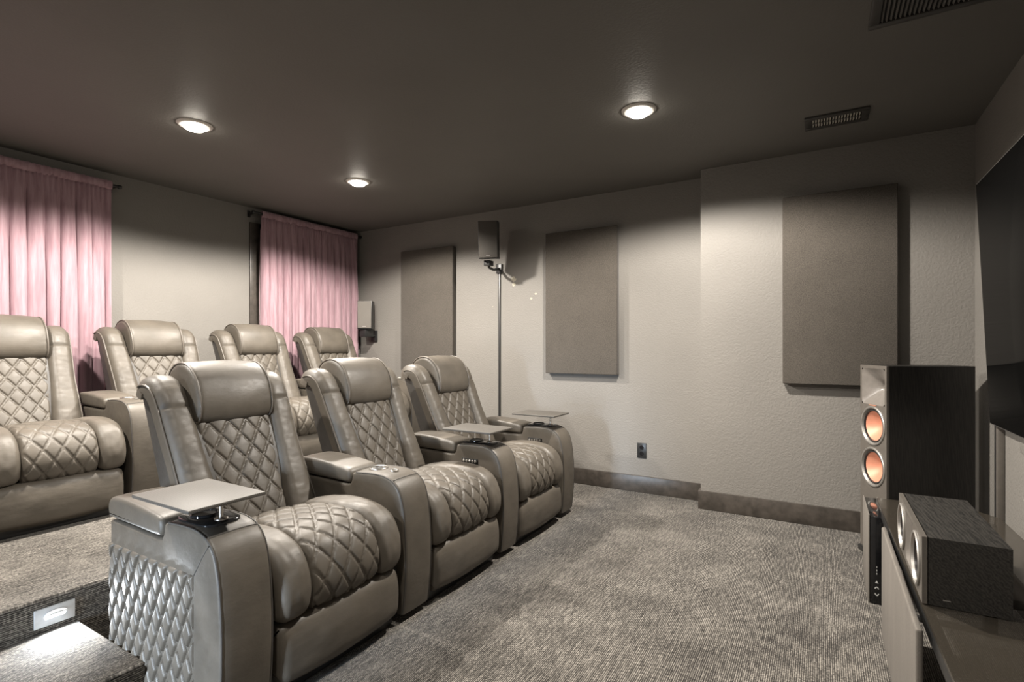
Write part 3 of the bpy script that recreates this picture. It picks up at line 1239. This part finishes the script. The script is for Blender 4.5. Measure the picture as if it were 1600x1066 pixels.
t = small_speaker((-2.475, 3.76, 2.086), math.radians(116), 0.170, 0.165, 0.325, 'small black speaker on a bracket high on the side wall', -0.16, 'spk_cloth')
bm = bmesh.new()
add_box(bm, -2.565, -2.505, 3.83, 3.90, 1.880, 1.925, 0.004)
add_tube(bm, [(-2.535, 3.865, 1.895), (-2.540, 3.885, 1.868), (-2.565, 3.99, 1.862), (-2.580, 4.115, 1.890)], 0.012, 10)
add_box(bm, -2.610, -2.550, YR - 0.022, YR - 0.0005, 1.845, 1.935, 0.004)
world_part('wall_bracket', bm, 'black', t)
t = small_speaker((-4.135, 3.925, 1.500), math.radians(122), 0.150, 0.130, 0.30, 'small grey-fronted speaker low in the corner beside the far curtain', 0.0, 'pale_cloth')
bm = bmesh.new()
add_box(bm, -4.225, -4.135, 3.94, 4.06, 1.27, 1.349, 0.008)
add_tube(bm, [(-4.18, 4.02, 1.30), (-4.18, 4.07, 1.28), (-4.18, 4.12, 1.28)], 0.018, 10)
add_box(bm, -4.22, -4.14, YR - 0.02, YR - 0.0005, 1.22, 1.34, 0.004)
world_part('wall_bracket', bm, 'black', t)

# cable raceway below the high speaker
bm = bmesh.new()
add_box(bm, -2.589, -2.571, YR - 0.014, YR - 0.0005, 0.134, 1.844, 0.003)
tag(link('cable_raceway', bm, 'black'), 'thin dark vertical cable raceway below the high wall speaker', 'cable raceway')

# ------------------------------------------------------------------ television
t = thing('television', 'huge black flat screen television on the wall beside the tower speaker', 'television', (0.715, 2.345, 0.790))
tilt = math.atan2(0.052, 1.175)
R = Matrix.Rotation(-tilt, 4, 'Y')
TW, TH = 1.035, 1.178
bm = bmesh.new()
add_box(bm, -0.010, 0.022, -TW, TW, 0, TH, 0.002)
bm.transform(R)
link('casing', bm, 'silver', t)
bm = bmesh.new()
add_box(bm, -0.0125, -0.009, -TW + 0.006, TW - 0.006, 0.006, TH - 0.006, 0.0008)
bm.transform(R)
link('screen', bm, 'screen', t)
bm = bmesh.new()
add_box(bm, 0.020, 0.0385, -0.35, 0.35, 0.25, 0.55, 0.003)
link('wall_mount', bm, 'black', t)

# dark and grey cable covers behind the stand
bm = bmesh.new()
add_box(bm, XF - 0.022, XF - 0.0005, 3.392, 3.440, BH + 0.001, 0.99, 0.003)
o = tag(link('cable_cover', bm, 'black'), 'black vertical cable cover on the wall under the television edge', 'cable cover')
bm = bmesh.new()
add_box(bm, XF - 0.030, XF - 0.0005, 3.352, 3.376, BH + 0.001, 0.79, 0.004)
o = tag(link('cable_conduit', bm, 'baffle'), 'slim grey vertical conduit next to the black cable cover', 'cable conduit')
bm = bmesh.new()
add_box(bm, XF - 0.006, XF - 0.0005, 3.035, 3.115, 0.70, 0.815, 0.002)
tag(link('blank_plate', bm, 'wall'), 'blank grey wall plate just under the television', 'wall plate')

# ------------------------------------------------------------------ glass stand
ga = math.radians(0.75)
t = thing('glass_stand', 'low smoked glass television stand carrying the centre speaker', 'television stand', (0.232, 2.09, 0.0), ga)
bm = bmesh.new()
out = [(0.0, -1.0), (0.0, 0.885), (0.33, 0.885), (0.41, 0.78), (0.41, -1.0)]
lo = [bm.verts.new((x, y, GT - 0.010)) for x, y in out]
hi = [bm.verts.new((x, y, GT)) for x, y in out]
for k in range(5):
    bm.faces.new((lo[k], lo[(k + 1) % 5], hi[(k + 1) % 5], hi[k]))
bm.faces.new(hi)
bm.faces.new(lo[::-1])
link('glass_top', bm, 'glass', t, smooth=False)
for (y, n) in ((0.70, 0), (-0.10, 1), (-0.90, 2)):
    bm = bmesh.new()
    add_box(bm, 0.34, 0.38, y - 0.02, y + 0.02, 0.0, GT - 0.0105, 0.003)
    add_box(bm, 0.05, 0.36, y - 0.012, y + 0.012, 0.0, 0.02, 0.003)
    add_box(bm, 0.04, 0.36, y - 0.012, y + 0.012, GT - 0.032, GT - 0.0105, 0.003)
    link('support_post', bm, 'black', t)
bm = bmesh.new()
add_box(bm, 0.004, 0.026, -0.98, 0.75, GT - 0.060, GT - 0.0105, 0.002)
link('front_rail', bm, 'black', t)

# upright grille panel in front of the stand
bm = bmesh.new()
add_box(bm, 0.207, 0.224, 1.69, 2.585, 0.002, 0.436, 0.006, 3)
tag(link('grille_panel', bm, 'grille'), 'grey woven cloth grille panel standing on edge against the glass stand', 'grille panel')

# upright slim media box
t = thing('media_box', 'slim black upright media box with pale icons, beyond the woven panel', 'media box', (0.2125, 3.04, 0.0), 0)
bm = bmesh.new()
add_box(bm, -0.026, 0.026, -0.17, 0.19, 0.0, 0.394, 0.004)
link('casing', bm, 'gloss_black', t)
for s in (-1, 1):
    bm = bmesh.new()
    add_box(bm, s * 0.026 - 0.006 * (s < 0), s * 0.026 + 0.006 * (s > 0), -0.172, 0.192, 0.004, 0.402, 0.002)
    link('side_cover', bm, 'grille', t)
bm = bmesh.new()
y = -0.1712


def tri(bm, pts):
    a = [bm.verts.new((x, y, z)) for x, z in pts]
    b = [bm.verts.new((x, y + 0.0015, z)) for x, z in pts]
    n = len(pts)
    bm.faces.new(a)
    bm.faces.new(b[::-1])
    for k in range(n):
        bm.faces.new((a[k], a[(k + 1) % n], b[(k + 1) % n], b[k]))


tri(bm, [(-0.006, 0.096), (0.006, 0.096), (0.0, 0.108)])
for (zc, sg) in ((0.070, 1), (0.050, -1)):
    arc = [(0.008 * math.cos(PI * k / 8), zc + sg * 0.010 * math.sin(PI * k / 8)) for k in range(9)]
    arc2 = [(0.005 * math.cos(PI * k / 8), zc + sg * 0.006 * math.sin(PI * k / 8)) for k in range(9)]
    tri(bm, arc + arc2[::-1])
for zc in (0.135, 0.150, 0.165):
    tri(bm, [(-0.001, zc), (0.001, zc), (0.001, zc + 0.008), (-0.001, zc + 0.008)])
link('icons', bm, 'icon', t, smooth=False)

# ------------------------------------------------------------------ vents and outlet


def register(x0, x1, y0, y1, label, rows, nsl, along_y):
    t = thing('ceiling_vent', label, 'ceiling vent', ((x0 + x1) / 2, (y0 + y1) / 2, ZC))
    a, b = (x1 - x0) / 2, (y1 - y0) / 2
    f = 0.035
    bm = bmesh.new()
    add_box(bm, -a, a, -b, -b + f, -0.012, -0.0005, 0.003)
    add_box(bm, -a, a, b - f, b, -0.012, -0.0005, 0.003)
    add_box(bm, -a, -a + f, -b + f, b - f, -0.012, -0.0005, 0.003)
    add_box(bm, a - f, a, -b + f, b - f, -0.012, -0.0005, 0.003)
    if rows == 2:
        add_box(bm, -a + f, a - f, -0.005, 0.005, -0.010, -0.001, 0.001)
    link('frame', bm, 'vent', t)
    bm = bmesh.new()
    add_box(bm, -a + f, a - f, -b + f, b - f, -0.0025, -0.0008)
    link('cavity', bm, 'vent_hole', t)
    bm = bmesh.new()
    for k in range(nsl):
        x = -a + f + (2 * a - 2 * f) * (k + 0.5) / nsl
        tilted = Matrix.Translation((x, 0, -0.006)) @ Matrix.Rotation(0.7 if not along_y else -0.6, 4, 'Y')
        m2 = bmesh.new()
        for r in range(rows):
            ya = -b + f + (2 * b - 2 * f) * r / rows + 0.003
            yb = -b + f + (2 * b - 2 * f) * (r + 1) / rows - 0.003
            add_box(m2, -0.0012, 0.0012, ya, yb, -0.0045, 0.0045)
        m2.transform(tilted)
        me = bpy.data.meshes.new('tmp')
        m2.to_mesh(me)
        m2.free()
        bm.from_mesh(me)
        bpy.data.meshes.remove(me)
    link('slats', bm, 'vent_slat' if not along_y else 'vent_mid', t, smooth=False)


register(-0.085, 0.220, 3.335, 3.518, 'small rectangular ceiling vent above the side wall', 2, 17, False)
register(0.158, 0.660, 2.130, 2.530, 'large dark return air grille cut off by the top of the picture', 1, 30, True)

t = thing('power_outlet', 'black power outlet low on the recessed grey wall', 'power outlet', (-1.24, YR, 0.335))
bm = bmesh.new()
add_box(bm, -0.037, 0.037, -0.006, -0.0005, -0.060, 0.060, 0.002)
link('cover_plate', bm, 'black', t)
for s in (-1, 1):
    bm = bmesh.new()
    add_lathe(bm, [(0.0, 0.0), (0.017, 0.0), (0.017, 0.003), (0.014, 0.0035), (0.0, 0.0035)], (0, -0.005, s * 0.024), (0, -1, 0), 20)
    link('socket', bm, 'gloss_black', t)
